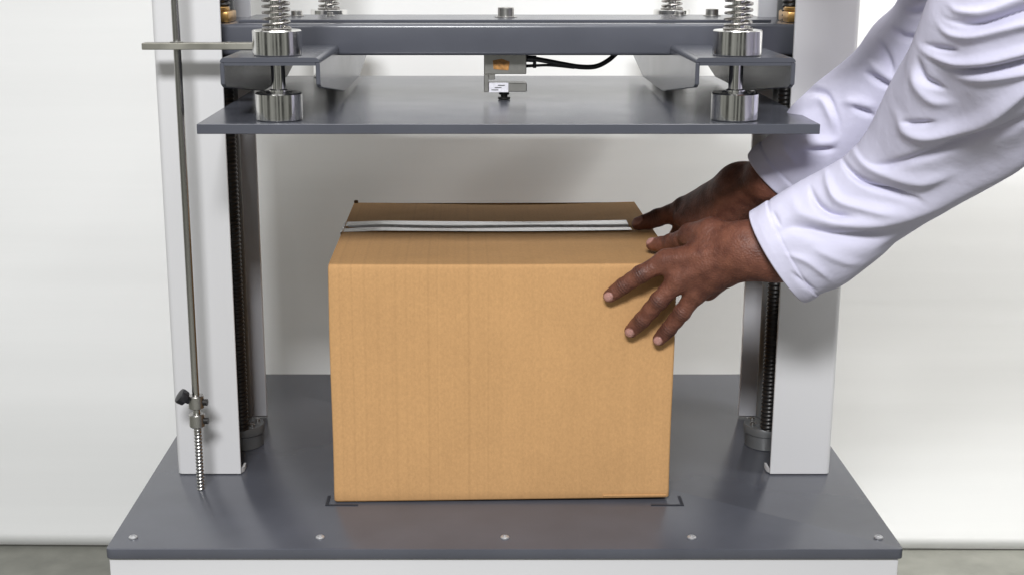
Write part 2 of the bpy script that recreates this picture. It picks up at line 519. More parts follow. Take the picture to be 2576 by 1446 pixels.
def rod_set(cx, cy):
    m = MB(); m.cyl(cx, cy, .4748, .80, .0077, .0008, 28)
    rod = m.build('slide_rod', M['chrome'], press)
    q = MB()
    q.lathe([(.0080, .4748), (.0245, .4748), (.0258, .4758), (.0258, .5035), (.0248, .5048), (.0150, .5048), (.0145, .5042), (.0080, .5042)], cx, cy, 56)
    q.lathe([(.0082, .5049), (.0105, .5049), (.0105, .5075), (.0082, .5085)], cx, cy, 32)
    q.build('lower_collar', M['chrome'], rod)
    q = MB()
    q.lathe([(.0080, .5452), (.0258, .5452), (.0268, .5462), (.0268, .5712), (.0258, .5724), (.0150, .5724), (.0145, .5716), (.0080, .5716)], cx, cy, 56)
    q.build('upper_collar', M['chrome'], rod)
    q = MB(); q.tube(spring_pts(cx, cy, .574, .72, .0142, .0066), .00165, 8)
    q.cyl(cx, cy, .5725, .5745, .0165, .0006, 32)
    q.build('coil_spring', M['spring'], rod)
    return rod


for cx, d in ((-.2255, 1), (.2835, -1)):
    arm(cx, d)
    rod_set(cx + .0035 * d, 1.492)
    rod_set(cx + .0035 * d, 2.035 - .02)

# pointer bar that rides on the trip rod
m = MB(); m.box(-.3895, -.250, 1.570, 1.5905, .5452, .5528, .0007, 1)
pb = m.build('pointer_bar', M['plate_steel'], press)
q = MB(); q.cyl(-.3514, 1.580, .5529, .5540, .0075, .0003, 20); q.cyl(-.291, 1.578, .5529, .5537, .003, .0003, 12)
q.build('bush', M['zinc'], pb)

# load cell: an S shaped block between beam and platen
YC = 1.70
m = MB()
m.box(.0042, .0568, YC - .014, YC + .014, .5072, .5318, .0008, 1)
m.box(.0042, .0098, YC - .014, YC + .014, .4850, .5070, .0006, 1)
m.box(.0100, .0178, YC - .014, YC + .014, .5005, .5070, .0004, 1)
m.box(.0100, .0575, YC - .014, YC + .014, .4855, .4962, .0008, 1)
cell = m.build('load_cell', M['cell'], press)
q = MB(); q.box(.0105, .0345, YC - .0152, YC - .0143, .4850, .4968, .0002, 1); q.build('sticker', M['cell_white'], cell)
q = MB()
for k in range(3):
    q.box(.0135 + .004 * k, .022 + .004 * k, YC - .0158, YC - .0153, .4875 + .0028 * k, .4885 + .0028 * k)
q.build('sticker_print', M['dark'], cell)
q = MB()
q.prism([(.0160, .5135), (.0345, .5120), (.0360, .5225), (.0260, .5262), (.0150, .5240)], 'y', YC - .0147, YC - .0142)
q.build('warning_stamp', M['orange'], cell)
q = MB(); q.cyl(.0295, YC, .4748, .4780, .0078, .0008, 28); q.cyl(.0295, YC, .4779, .4856, .0042, .0004, 20)
q.cyl(.0295, YC, .4806, .4836, .0065, .0008, 28)
q.build('stud_foot', M['screw'], cell)
q = MB()
q.tube([(.0566, YC - .004, .5255), (.0690, YC - .004, .5250)], .0042, 14)
q.tube([(.0566, YC - .002, .5162), (.0690, YC - .002, .5168)], .0020, 12)
q.tube([(.0672, YC - .004, .5288), (.0672, YC - .004, .5140)], .0022, 12)
q.build('cable_plug', M['black'], cell)
pth = spline([(.0690, YC - .004, .5248), (.084, YC - .004, .5222), (.103, YC - .003, .5185), (.124, YC, .5150), (.144, YC + .004, .5152), (.160, YC + .008, .5225), (.174, YC + .012, .5345)], 40)
q = MB(); q.tube(pth, .0031, 12)
pth = spline([(.0690, YC - .002, .5168), (.084, YC - .002, .5172), (.10, YC - .002, .5160), (.117, YC - .001, .5140)], 20)
q.tube(pth, .0017, 10)
q.build('cable', M['black'], cell)

# ------------------------------------------------------------------ the cardboard box
BX0, BX1, BY0, BY1, BZ = -.1795, .2315, 1.542, 1.940, .300
rb = R(.85)
boxroot = empty('cardboard_box', ((BX0 + BX1) / 2, BY0, 0), 'closed brown cardboard carton standing on the grey base plate under the platen', 'box')
cxm, cym = (BX0 + BX1) / 2, (BY0 + BY1) / 2


def grid_panel(fn, nu, nv):
    b = bmesh.new()
    g = [[b.verts.new(fn(i / (nu - 1), j / (nv - 1))) for j in range(nv)] for i in range(nu)]
    for i in range(nu - 1):
        for j in range(nv - 1): b.faces.new((g[i][j], g[i + 1][j], g[i + 1][j + 1], g[i][j + 1]))
    return b


def slab(fn, thick, nu, nv):
    """panel fn(u, v) -> (point, normal) given thickness behind the face"""
    b = bmesh.new()
    fr = [[b.verts.new(Vector(fn(i / (nu - 1), j / (nv - 1))[0])) for j in range(nv)] for i in range(nu)]
    bk = [[b.verts.new(Vector(fn(i / (nu - 1), j / (nv - 1))[0]) - thick * Vector(fn(i / (nu - 1), j / (nv - 1))[1])) for j in range(nv)] for i in range(nu)]
    for i in range(nu - 1):
        for j in range(nv - 1):
            b.faces.new((fr[i][j], fr[i + 1][j], fr[i + 1][j + 1], fr[i][j + 1]))
            b.faces.new((bk[i][j], bk[i][j + 1], bk[i + 1][j + 1], bk[i + 1][j]))
    for i in range(nu - 1):
        b.faces.new((fr[i][0], bk[i][0], bk[i + 1][0], fr[i + 1][0]))
        b.faces.new((fr[i][-1], fr[i + 1][-1], bk[i + 1][-1], bk[i][-1]))
    for j in range(nv - 1):
        b.faces.new((fr[0][j], fr[0][j + 1], bk[0][j + 1], bk[0][j]))
        b.faces.new((fr[-1][j], bk[-1][j], bk[-1][j + 1], fr[-1][j + 1]))
    bmesh.ops.recalc_face_normals(b, faces=b.faces[:])
    return b


# carton walls: one sleeve with rounded upright corners and softly bowed faces
W, D = BX1 - BX0, BY1 - BY0
rc = .0032
plan = []
for cx, cy, a0 in ((BX1 - rc, BY1 - rc, 0), (BX0 + rc, BY1 - rc, 90), (BX0 + rc, BY0 + rc, 180), (BX1 - rc, BY0 + rc, 270)):
    for k in range(5):
        a = R(a0 + 22.5 * k); plan.append((cx + rc * math.cos(a), cy + rc * math.sin(a), 1))
full = []
n = len(plan)
for i in range(n):
    p, q = plan[i], plan[(i + 1) % n]
    full.append(p[:2])
    if math.hypot(q[0] - p[0], q[1] - p[1]) > .1:
        for k in range(1, 24): full.append((p[0] + (q[0] - p[0]) * k / 24, p[1] + (q[1] - p[1]) * k / 24))
b = bmesh.new(); rings = []
zs = [.0010, .0022, .004] + [.004 + (BZ - .010) * k / 26 for k in range(1, 26)] + [BZ - .006, BZ - .0032, BZ - .0012, BZ - .0004]
ins = [.0022, .0008, 0] + [0] * 25 + [0, .0003, .0012, .0026]
for z, s in zip(zs, ins):
    ring = []
    for x, y in full:
        u, v = (x - BX0) / W, (y - BY0) / D; w = z / BZ
        bow = .0022 * math.sin(math.pi * w) * (1 + .4 * math.sin(3 * w + 2))
        nx_ = (1 if u > .99 else -1 if u < .01 else 0); ny_ = (1 if v > .99 else -1 if v < .01 else 0)
        k = math.sin(math.pi * (u if ny_ else v))
        x2 = x + nx_ * (bow * k * .6 - s); y2 = y + ny_ * (bow * k - s)
        x2 += .0012 * math.sin(7 * w + 3 * u) * .4
        ring.append(b.verts.new((x2, y2, z + (.0008 * math.sin(math.pi * u) * -1 if w > .9 else 0) + (.0038 * u * max(0, 1 - w / .05)))))
    rings.append(ring)
for A, B in zip(rings, rings[1:]):
    for k in range(len(A)): b.faces.new((A[k], A[(k + 1) % len(A)], B[(k + 1) % len(A)], B[k]))
b.faces.new(rings[0][::-1])
bmesh.ops.recalc_face_normals(b, faces=b.faces[:])
# pressed seam of the bottom flap towards the lower right of the front panel
mm_ = MB(); mm_.merge(b)
carton = mm_.build('carton_walls', M['card'], boxroot, angle=60)


def top_z(u, v):
    sag = -.0028 * math.sin(math.pi * u) * (.35 + .65 * v)
    lip = -.003 * math.exp(-((v - .553) / .016) ** 2)
    return BZ - .0006 + sag * .8 + lip + .0012 * (v > .5) * math.sin(2.2 * math.pi * u + .5) * (v - .5)


def flap(v0, v1, ex):
    def fn(s, t):
        u = s; v = v0 + (v1 - v0) * t
        e = .0012
        return ((BX0 + e + (W - 2 * e) * u, BY0 + e + (D - 2 * e) * v, top_z(u, v)), (0, 0, 1))
    mm = MB(); mm.merge(slab(fn, .004, 44, 26))
    return mm.build('flap', M['card'], boxroot, angle=40)


flap(0, .552, 0)
flap(.555, 1, 0)
# tape along the seam, running a little way down the left end
v0, v1 = .472, .636


def tape_fn(s, t):
    L = W - .030 + .055
    d = s * L - .055
    v = v0 + (v1 - v0) * t
    hump = .0022 + .0007 * math.sin(11 * s) * math.sin(math.pi * t) - .0040 * math.exp(-((t - .47 - .02 * math.sin(7 * s)) / .055) ** 2) * (.8 + .2 * math.sin(13 * s))
    y = BY0 + D * v
    if d < 0:
        return ((BX0 - .0012, y, BZ + d), (-1, 0, 0))
    return ((BX0 + d - .0003, y + .0012 * math.sin(6 * s), top_z(min(d / W, 1), v) + hump * min(1, d / .05)), (0, 0, 1))


mm = MB(); mm.merge(slab(tape_fn, .0004, 90, 25))
mm.build('packing_tape', M['tape'], boxroot, angle=50)
q = MB(); q.prism([(BX0 + .001, BY1 - .004), (BX0 + .0075, BY1 - .0045), (BX0 + .0068, BY1 + .0008), (BX0 + .002, BY1 + .001)], 'z', BZ - .006, BZ + .0032, .0006, 1)
q.build('torn_corner', M['card_cut'], boxroot)
q = MB()
q.box(.150, BX1 - .004, BY0 - .0010, BY0 + .001, .0075, .0092, .0004, 1)
q.build('bottom_fold', M['card'], boxroot)
boxroot.rotation_euler = (0, 0, rb)

# ------------------------------------------------------------------ the person: hands by implicit surface, coat by draped tubes


def smin(a, b, k):
    h = np.clip(.5 + .5 * (b - a) / k, 0, 1)
    return b + (a - b) * h - k * h * (1 - h)


class Field:
    def __init__(self, lo, hi, res):
        self.lo = np.array(lo, float); self.res = res
        self.n = np.ceil((np.array(hi) - self.lo) / res).astype(int) + 1
        self.d = np.full(self.n, 1.0, np.float32)

    def sub(self, lo, hi):
        a = np.clip(((np.array(lo) - self.lo) / self.res).astype(int), 0, self.n - 1)
        b = np.clip(((np.array(hi) - self.lo) / self.res).astype(int) + 2, 1, self.n)
        sl = tuple(slice(a[i], b[i]) for i in range(3))
        ax = [self.lo[i] + self.res * np.arange(a[i], b[i]) for i in range(3)]
        return sl, np.stack(np.meshgrid(*ax, indexing='ij'), -1)

    def chain(self, pts, rad, k, kin=.004, marg=.03):
        """tapered capsule chain, blended into the field with radius k"""
        pts = [np.array(p, float) for p in pts]
        r = max(rad) + marg
        sl, p = self.sub(np.min(pts, 0) - r, np.max(pts, 0) + r)
        dd = None
        for a, b, ra, rb_ in zip(pts, pts[1:], rad, rad[1:]):
            ba = b - a; pa = p - a
            h = np.clip((pa @ ba) / max(ba @ ba, 1e-12), 0, 1)
            q = np.linalg.norm(pa - h[..., None] * ba, axis=-1) - (ra + (rb_ - ra) * h)
            dd = q if dd is None else smin(dd, q, kin)
        self.d[sl] = smin(self.d[sl], dd, k)

    def ball(self, c, r, k): self.chain([c, np.array(c) + 1e-5], [r, r], k)

    def mesh(self):
        d = self.d; ins = d < 0
        cs = np.zeros(np.array(d.shape) - 1, np.int8)
        for i in (0, 1):
            for j in (0, 1):
                for k in (0, 1):
                    cs += ins[i:d.shape[0] - 1 + i, j:d.shape[1] - 1 + j, k:d.shape[2] - 1 + k]
        act = np.argwhere((cs > 0) & (cs < 8))
        acc = np.zeros((len(act), 3)); cnt = np.zeros(len(act))
        cor = [(i, j, k) for i in (0, 1) for j in (0, 1) for k in (0, 1)]
        val = {c: d[act[:, 0] + c[0], act[:, 1] + c[1], act[:, 2] + c[2]].astype(float) for c in cor}
        for a in cor:
            for ax in range(3):
                if a[ax] == 0:
                    b_ = list(a); b_[ax] = 1; b_ = tuple(b_)
                    va, vb = val[a], val[b_]
                    cr = (va < 0) != (vb < 0)
                    t = np.where(cr, va / np.where(va == vb, 1, va - vb), 0)
                    pos = np.array(a, float)[None] + t[:, None] * (np.array(b_) - np.array(a))[None]
                    acc += pos * cr[:, None]; cnt += cr
        V = self.lo + self.res * (act + acc / cnt[:, None])
        idx = np.full(cs.shape, -1, np.int64); idx[act[:, 0], act[:, 1], act[:, 2]] = np.arange(len(act))
        Fs = []
        for ax in range(3):
            a1, a2 = (ax + 1) % 3, (ax + 2) % 3
            s0 = [slice(None)] * 3; s1 = [slice(None)] * 3
            s0[ax] = slice(0, -1); s1[ax] = slice(1, None)
            ch = np.argwhere(ins[tuple(s0)] != ins[tuple(s1)])
            ok = (ch[:, a1] > 0) & (ch[:, a2] > 0) & (ch[:, a1] < cs.shape[a1]) & (ch[:, a2] < cs.shape[a2])
            ch = ch[ok]
            def at(o1, o2):
                c = ch.copy(); c[:, a1] -= o1; c[:, a2] -= o2
                return idx[c[:, 0], c[:, 1], c[:, 2]]
            q = np.stack([at(1, 1), at(0, 1), at(0, 0), at(1, 0)], 1)
            fl = ~ins[ch[:, 0], ch[:, 1], ch[:, 2]]
            q[fl] = q[fl][:, ::-1]
            Fs.append(q)
        Fq = np.vstack(Fs); Fq = Fq[(Fq >= 0).all(1)]
        return V, Fq


def relax(V, Fq, it=2, lam=.4):
    for _ in range(it):
        s = np.zeros_like(V); c = np.zeros(len(V))
        for a, b_ in ((0, 1), (1, 2), (2, 3), (3, 0)):
            np.add.at(s, Fq[:, a], V[Fq[:, b_]]); np.add.at(c, Fq[:, a], 1)
            np.add.at(s, Fq[:, b_], V[Fq[:, a]]); np.add.at(c, Fq[:, b_], 1)
        V = V + lam * (s / c[:, None] - V)
    return V


def unit(v): return np.array(v, float) / np.linalg.norm(v)


def hand(fingers, thumb, wrist, arm_pts, arm_rad, dors, res, palm_extra=()):
    """fingers: [(points MCP..tip, radii, nail normal)]"""
    allp = np.array([p for f_ in fingers for p in f_[0]] + list(thumb[0]) + list(arm_pts) + [wrist])
    F_ = Field(allp.min(0) - .045, allp.max(0) + .045, res)
    for q, r in palm_extra: F_.chain(q, r, .02, .01)
    for pts, rad, nn in fingers:
        mcp = np.array(pts[0])
        F_.chain([wrist, wrist + .5 * (mcp - wrist), mcp], [.021, .0165, .0130], .016, .006)
    F_.chain(arm_pts, arm_rad, .022, .02)
    F_.chain([wrist + .2 * (thumb[0][0] - wrist), thumb[0][0], thumb[0][1]], [.020, .0185, .0135], .014, .006)
    # tendons and knuckle caps on the back of the hand
    for pts, rad, nn in fingers:
        mcp = np.array(pts[0]); a = wrist + .30 * (mcp - wrist)
        F_.chain([a + dors * .0195, a + .5 * (mcp - a) + dors * .0140, mcp + dors * .0085], [.0030, .0036, .0062], .007, .004)
    for pts, rad, nn in list(fingers) + [thumb]:
        P_ = [np.array(p) for p in pts]
        F_.chain(P_, rad, .0065, .0025)
        for i in range(1, len(P_) - 1):
            nrm = unit(nn - unit(P_[i + 1] - P_[i - 1]) * (nn @ unit(P_[i + 1] - P_[i - 1])))
            F_.ball(P_[i] + nrm * rad[i] * .22, rad[i] * .90, .005)
            mid = .5 * (P_[i] + P_[i + 1])
            F_.ball(mid - nrm * rad[i] * .25, rad[i] * .86, .005)      # soft pad on the palm side
    V, Fq = F_.mesh()
    V = relax(V, Fq, 3, .35)
    tone = np.zeros((len(V), 3))
    for pts, rad, nn in list(fingers) + [thumb]:
        P_ = [np.array(p) for p in pts]
        tip = P_[-1]; r = rad[-1]
        f_ = unit(tip - P_[-2]); w = unit(nn - f_ * (nn @ f_)); s = np.cross(f_, w)
        q = V - tip
        uu, ss, ww = q @ f_, q @ s, q @ w
        e = ((uu - r * .10) / (r * .86)) ** 2 + (ss / (r * .68)) ** 2
        near = (np.abs(uu) < r * 1.6) & (np.abs(ss) < r * 1.3) & (ww > -.2 * r) & (ww < r * 1.6)
        mk = np.clip((1.12 - e) / .24, 0, 1) * near
        tone[:, 0] = np.maximum(tone[:, 0], mk)
        # nail plate sits a hair flatter, with a groove around it
        V = V + (w[None] * (.0004 * (mk > .5) - .0007 * ((e > .85) & (e < 1.5) & near & (ww > .25 * r)))[:, None])
        for i in range(1, len(P_) - 1):
            q = V - P_[i]; ax = unit(P_[i + 1] - P_[i - 1]); w2 = unit(nn - ax * (nn @ ax))
            dn = np.clip((q @ w2) / rad[i], 0, 1)
            u_ = q @ ax; rr = np.linalg.norm(q - u_[:, None] * ax, axis=1) < rad[i] * 1.7
            g = np.exp(-(u_ / .0068) ** 2) * dn * rr
            wr = .5 + .5 * np.cos(u_ * 2 * math.pi / .0031)
            tone[:, 1] = np.maximum(tone[:, 1], g * (.30 + .55 * wr))
            V = V - w2[None] * (.0007 * g * wr)[:, None]
        q = V - P_[0]; g = np.exp(-(np.linalg.norm(q, axis=1) / .013) ** 2)
        tone[:, 2] = np.maximum(tone[:, 2], .30 * g)
    return V, Fq, tone


N_ = np.array
# front (left) hand on the near right corner of the box
nf = unit((-.25, -1, .30))
ff = [
    ([P(1676, 656, 1.515), P(1612, 690, 1.519), P(1568, 719, 1.5275), P(1534, 744, 1.5325)], [.0118, .0101, .0090, .0080], unit((-.15, -1, .25))),
    ([P(1708, 704, 1.506), P(1658, 756, 1.512), P(1616, 804, 1.525), P(1588, 832, 1.5325)], [.0122, .0104, .0092, .0082], unit((-.15, -1, .25))),
    ([P(1752, 735, 1.510), P(1716, 785, 1.517), P(1683, 826, 1.528), P(1658, 853, 1.5330)], [.0114, .0098, .0087, .0078], unit((-.15, -1, .25))),
    ([P(1780, 728, 1.545), P(1755, 722, 1.585), P(1738, 722, 1.608), P(1728, 726, 1.625)], [.0098, .0082, .0072, .0064], unit((.9, -.1, .3))),
]
ft = ([P(1790, 590, 1.508), P(1738, 592, 1.535), P(1690, 611, 1.570), P(1642, 615, 1.592)], [.0150, .0118, .0098, .0082], unit((-.25, -.55, .9)))
fw = P(1884, 628, 1.478)
Vf, Ff, Tf = hand(ff, ft, fw, [fw, P(1957, 640, 1.466), P(2085, 572, 1.448), P(2190, 510, 1.425)], [.0275, .0265, .028, .030], nf, .00125,
                  palm_extra=[([P(1790, 640, 1.515), P(1780, 680, 1.525)], [.014, .014])])
# far (right) hand: thumb along the top of the box, fingers down its right side
nr_ = unit((.75, -.45, .55))
rf = [
    ([P(1722, 548, 1.70), P(1702, 592, 1.745), P(1694, 622, 1.765), P(1690, 642, 1.775)], [.0108, .0092, .0082, .0074], unit((1, -.2, .3))),
    ([P(1745, 560, 1.685), P(1722, 612, 1.72), P(1712, 650, 1.735), P(1706, 675, 1.742)], [.0112, .0095, .0084, .0076], unit((1, -.2, .3))),
    ([P(1768, 575, 1.665), P(1746, 632, 1.69), P(1735, 668, 1.70), P(1728, 690, 1.705)], [.0108, .0092, .0081, .0073], unit((1, -.2, .3))),
    ([P(1790, 590, 1.645), P(1775, 640, 1.66), P(1764, 668, 1.667), P(1758, 685, 1.67)], [.0098, .0083, .0073, .0065], unit((1, -.2, .3))),
]
rt = ([P(1790, 505, 1.69), P(1722, 525, 1.715), P(1655, 549, 1.735), P(1606, 563, 1.735)], [.0160, .0132, .0112, .0090], unit((-.3, -.6, .8)))
rw = P(1868, 480, 1.635)
Vr, Fr, Tr = hand(rf, rt, rw, [rw, P(1940, 450, 1.590), P(2010, 398, 1.575), P(2070, 338, 1.56)], [.028, .0255, .027, .028], nr_, .0014,
                  palm_extra=[([P(1850, 480, 1.645), P(1770, 520, 1.69)], [.024, .015]), ([P(1860, 455, 1.645), P(1745, 528, 1.71)], [.016, .012])])

# the rest of the body, hidden by the coat or outside the picture
el1, sh1 = P(2348, 343, 1.368), N_((.64, 1.12, .715))
el2, sh2 = P(2259, 197, 1.522), N_((.69, 1.40, .725))
chest, belly, hip = N_((.83, 1.25, .645)), N_((1.03, 1.25, .57)), N_((1.24, 1.24, .49))
neck, head = N_((.53, 1.265, .765)), N_((.388, 1.345, .742))
Bf = Field((.28, .90, .28), (1.48, 1.72, 1.02), .009)
Bf.chain([hip, belly, chest, .6 * chest + .4 * neck], [.105, .10, .095, .070], .05, .05, .1)
Bf.chain([sh1 + N_((.03, .03, -.01)), chest, sh2 + N_((.03, -.03, -.01))], [.048, .085, .048], .05, .03, .1)
Bf.chain([.6 * chest + .4 * neck, neck, head], [.075, .056, .055], .04, .03, .1)
Bf.chain([head + N_((-.015, 0, -.045)), head + N_((.012, 0, .028))], [.070, .094], .03, .03, .1)
Bf.chain([head + N_((-.100, 0, .012)), head + N_((-.124, 0, -.020))], [.010, .016], .015, .01, .05)
Bf.chain([head + N_((-.094, -.020, -.044)), head + N_((-.098, 0, -.045)), head + N_((-.094, .020, -.044))], [.006, .009, .006], .006, .004, .03)   # lips
for s in (-1, 1):
    Bf.chain([head + N_((-.084, s * .016, .034)), head + N_((-.080, s * .046, .032))], [.010, .009], .012, .006, .03)     # brow
    Bf.ball(head + N_((-.080, s * .032, .016)), .0125, .006)                                                             # closed lid
    Bf.chain([head + N_((.005, s * .088, -.015)), head + N_((.012, s * .094, .012))], [.012, .016], .01, .01, .04)
Bf.chain([sh1, P(2514, 160, 1.29), el1, P(2190, 510, 1.425)], [.050, .038, .033, .029], .03, .02, .08)
Bf.chain([sh2, el2, P(2070, 338, 1.56)], [.050, .034, .027], .03, .02, .08)
Vb, Fb = Bf.mesh(); Vb = relax(Vb, Fb, 2)
V_ = np.vstack([Vf, Vr, Vb]); Fq = np.vstack([Ff, Fr + len(Vf), Fb + len(Vf) + len(Vr)])
T_ = np.vstack([Tf, Tr, np.zeros((len(Vb), 3))])
me = bpy.data.meshes.new('person'); me.from_pydata(V_.tolist(), [], Fq.tolist())
ca = me.color_attributes.new('tone', 'FLOAT_COLOR', 'POINT')
ca.data.foreach_set('color', np.hstack([T_, np.ones((len(T_), 1))]).astype(np.float32).ravel())
person = link('person', me, M['skin'], smooth=True)
person['label'] = 'person in a white coat leaning in from the right, both hands steadying the box'
person['category'] = 'person'


def sleeve(stations, folds, ns, nt, depth=.85, extra=(), hem=.0025, seed=1):
    """stations: (upper edge xy, lower edge xy, distance); folds: (polyline, height, width) pressed into the cloth"""
    cen, half = [], []
    for (u, l_, Y) in stations:
        a, b_ = P(*u, Y), P(*l_, Y); cen.append((a + b_) / 2); half.append((a - b_) / 2)
    for c, h in extra: cen.append(N_(c, float)); half.append(N_(h, float))
    cen, half = spline(cen, ns), spline(half, ns)

    def soft(a, w):
        k = np.exp(-np.linspace(-2, 2, 2 * w + 1) ** 2); k /= k.sum()
        p = np.vstack([2 * a[0] - a[w:0:-1], a, 2 * a[-1] - a[-2:-w - 2:-1]])
        return np.stack([np.convolve(p[:, c], k, 'valid') for c in range(a.shape[1])], 1)
    cen, half = soft(cen, ns // 9), soft(half, ns // 9)
    tan = np.gradient(cen, axis=0); tan /= np.linalg.norm(tan, axis=1)[:, None]
    dv = np.cross(tan, half); dv /= np.linalg.norm(dv, axis=1)[:, None]
    dv *= np.where(dv[:, 1] > 0, -1, 1)[:, None]
    dv = soft(dv, ns // 9); dv /= np.linalg.norm(dv, axis=1)[:, None]
    hl = np.linalg.norm(half, axis=1)
    th = np.linspace(0, 2 * math.pi, nt, endpoint=False)
    ct, st = np.cos(th), np.sin(th)
    Vg = cen[:, None] + ct[None, :, None] * half[:, None] + st[None, :, None] * (dv * hl[:, None] * depth)[:, None]
    nrm = Vg - cen[:, None]; nrm /= np.linalg.norm(nrm, axis=-1)[..., None]
    px = proj(Vg)
    disp = np.zeros(Vg.shape[:2])
    fm = np.clip((st + .35) / .5, 0, 1)[None]
    for poly, hgt, wid in folds:
        poly = N_(poly, float)
        if poly[-1][0] > 2560:                          # folds that carry on round the upper arm
            poly = np.vstack([poly, poly[-1] + 1.2 * (poly[-1] - poly[-2])])
        sp = spline(poly, 300); sl_ = np.concatenate([[0], np.cumsum(np.linalg.norm(np.diff(sp, axis=0), axis=1))])
        K_ = int(max(24, sl_[-1] / (.30 * wid))); par = np.linspace(0, 1, K_)
        sp = np.stack([np.interp(par * sl_[-1], sl_, sp[:, c]) for c in (0, 1)], 1)
        w_ = wid * (.78 if hgt < 0 else 1) * (.45 + .65 * np.sin(math.pi * par))
        fade = np.clip(np.minimum(par, 1 - par) / .32, 0, 1); fade = fade * fade * (3 - 2 * fade)
        def press(q):                                   # soft maximum of bumps strung along the line
            acc = 0
            for k in range(K_):
                acc = acc + (fade[k] * np.exp(-((q - sp[k]) ** 2).sum(-1) / w_[k] ** 2)) ** 5
            return acc ** .2
        near = (np.abs(px[..., 0] - sp[:, 0].mean()) < np.ptp(sp[:, 0]) * .5 + 4 * wid + 150) & (np.abs(px[..., 1] - sp[:, 1].mean()) < np.ptp(sp[:, 1]) * .5 + 4 * wid + 150)
        val = np.zeros(disp.shape); val[near] = press(px[near])
        val = val / press(sp[K_ // 2:K_ // 2 + 1])[0]
        disp += hgt * (val * .85 + (.26 * val ** 6 if hgt < 0 else .10 * val ** 5)) * fm        # a tight crease at the bottom of each valley
    rnd = random.Random(seed)
    S, TH = np.meshgrid(np.linspace(0, 1, ns), th, indexing='ij')
    for k in range(14):                      # loose cloth all round, including the side turned away
        a, f1, f2, ph = rnd.uniform(.0002, .0008), rnd.uniform(4, 16), rnd.randint(1, 4), rnd.uniform(0, 6.3)
        disp += a * np.sin(f1 * S * 2 + f2 * TH + ph + 1.5 * np.sin(3 * S + ph))
    # stitched hem: a slightly raised band that ends in a fold-over
    L = np.concatenate([[0], np.cumsum(np.linalg.norm(np.diff(cen, axis=0), axis=1))])
    disp += hem * .5 * (np.clip((.020 - L) / .0015, 0, 1))[:, None] - .0006 * np.exp(-((L - .021) / .0016) ** 2)[:, None]
    disp *= np.clip(L / .012 + .35, 0, 1)[:, None]
    Vg = Vg + nrm * disp[..., None]
    # inside of the cuff
    inner = []
    for k, (off, thin) in enumerate(((-.0006, .0016), (.002, .0040), (.02, .0110), (.05, .0190))):
        i = int(np.argmin(np.abs(L - max(off, 0))))
        ring = Vg[i] - nrm[i] * thin - (tan[0] * .0012 if k == 0 else 0)
        inner.append(ring)
    G = np.concatenate([np.array(inner)[::-1], Vg], 0)
    n1 = len(G); verts = G.reshape(-1, 3)
    i, j = np.meshgrid(np.arange(n1 - 1), np.arange(nt), indexing='ij')
    j2 = (j + 1) % nt
    Fq_ = np.stack([i * nt + j, i * nt + j2, (i + 1) * nt + j2, (i + 1) * nt + j], -1).reshape(-1, 4)
    return verts, Fq_


def Q(*pts):                                  # fold lines read off the enlarged photograph
    return [(1854 + .5496 * a, .5496 * b_) for a, b_ in pts]


front_st = [((1884, 536), (2030, 752), 1.466), ((1950, 492), (2080, 728), 1.458), ((2030, 448), (2135, 702), 1.448), ((2130, 396), (2240, 628), 1.425),
            ((2200, 306), (2350, 550), 1.40), ((2236, 214), (2460, 472), 1.365), ((2285, 112), (2570, 394), 1.33), ((2338, 10), (2690, 310), 1.29), ((2400, -110), (2800, 220), 1.245)]
front_folds = [
    (Q((150, 930), (240, 900), (300, 985), (450, 1022), (620, 1010), (800, 965), (1000, 880), (1314, 690)), .0105, 22),
    (Q((130, 1120), (230, 1040), (300, 1040), (450, 1085), (640, 1080), (800, 1040)), -.0090, 24),
    (Q((330, 840), (365, 930), (440, 985), (560, 995)), -.0075, 12),
    (Q((395, 740), (425, 860), (480, 930), (640, 955), (820, 950)), .0070, 13),
    (Q((462, 680), (500, 760), (560, 820), (650, 862), (780, 900), (880, 915)), -.0095, 11),
    (Q((500, 630), (570, 740), (680, 800), (860, 830), (1050, 790)), .0065, 16),
    (Q((560, 590), (555, 690), (640, 760), (850, 715), (1050, 650), (1314, 540)), -.0070, 15),
    (Q((690, 440), (735, 540), (780, 610), (900, 625), (1100, 560), (1314, 400)), .0100, 17),
    (Q((745, 560), (820, 565), (920, 562)), -.0050, 9),
    (Q((830, 250), (850, 350), (900, 390), (960, 420)), -.0060, 11),
    (Q((800, 300), (830, 400), (900, 470), (1010, 480)), .0045, 14),
    (Q((825, 170), (860, 240), (980, 292), (1130, 280), (1314, 230)), .0080, 12),
    (Q((850, 270), (980, 320), (1130, 318), (1314, 280)), -.0075, 11),
    (Q((850, 200), (930, 222), (1020, 235)), -.0050, 9),
    (Q((940, 330), (1060, 362), (1314, 320)), .0060, 12),
    (Q((890, 60), (950, 150), (1080, 170), (1314, 110)), .0080, 12),
    (Q((910, 40), (960, 90), (1100, 110), (1314, 50)), -.0075, 11),
    (Q((940, -20), (1000, 50), (1150, 60), (1314, 0)), .0075, 12),
    (Q((200, 1160), (330, 1200), (450, 1300)), .0030, 10),
    (Q((240, 1240), (300, 1290), (380, 1340)), -.0030, 9),
    (Q((330, 1130), (480, 1190), (600, 1200)), .0026, 12),
    (Q((160, 960), (200, 1040)), -.0025, 8),
    (Q((600, 1180), (800, 1090), (1000, 980)), -.0035, 20),
]
cv, cf = sleeve(front_st, front_folds, 430, 290, .78, extra=[((.585, 1.17, .670), (-.05, -.01, .080)), ((.67, 1.13, .70), (-.03, -.01, .088)), ((.79, 1.19, .675), (-.03, -.02, .085))], seed=3)
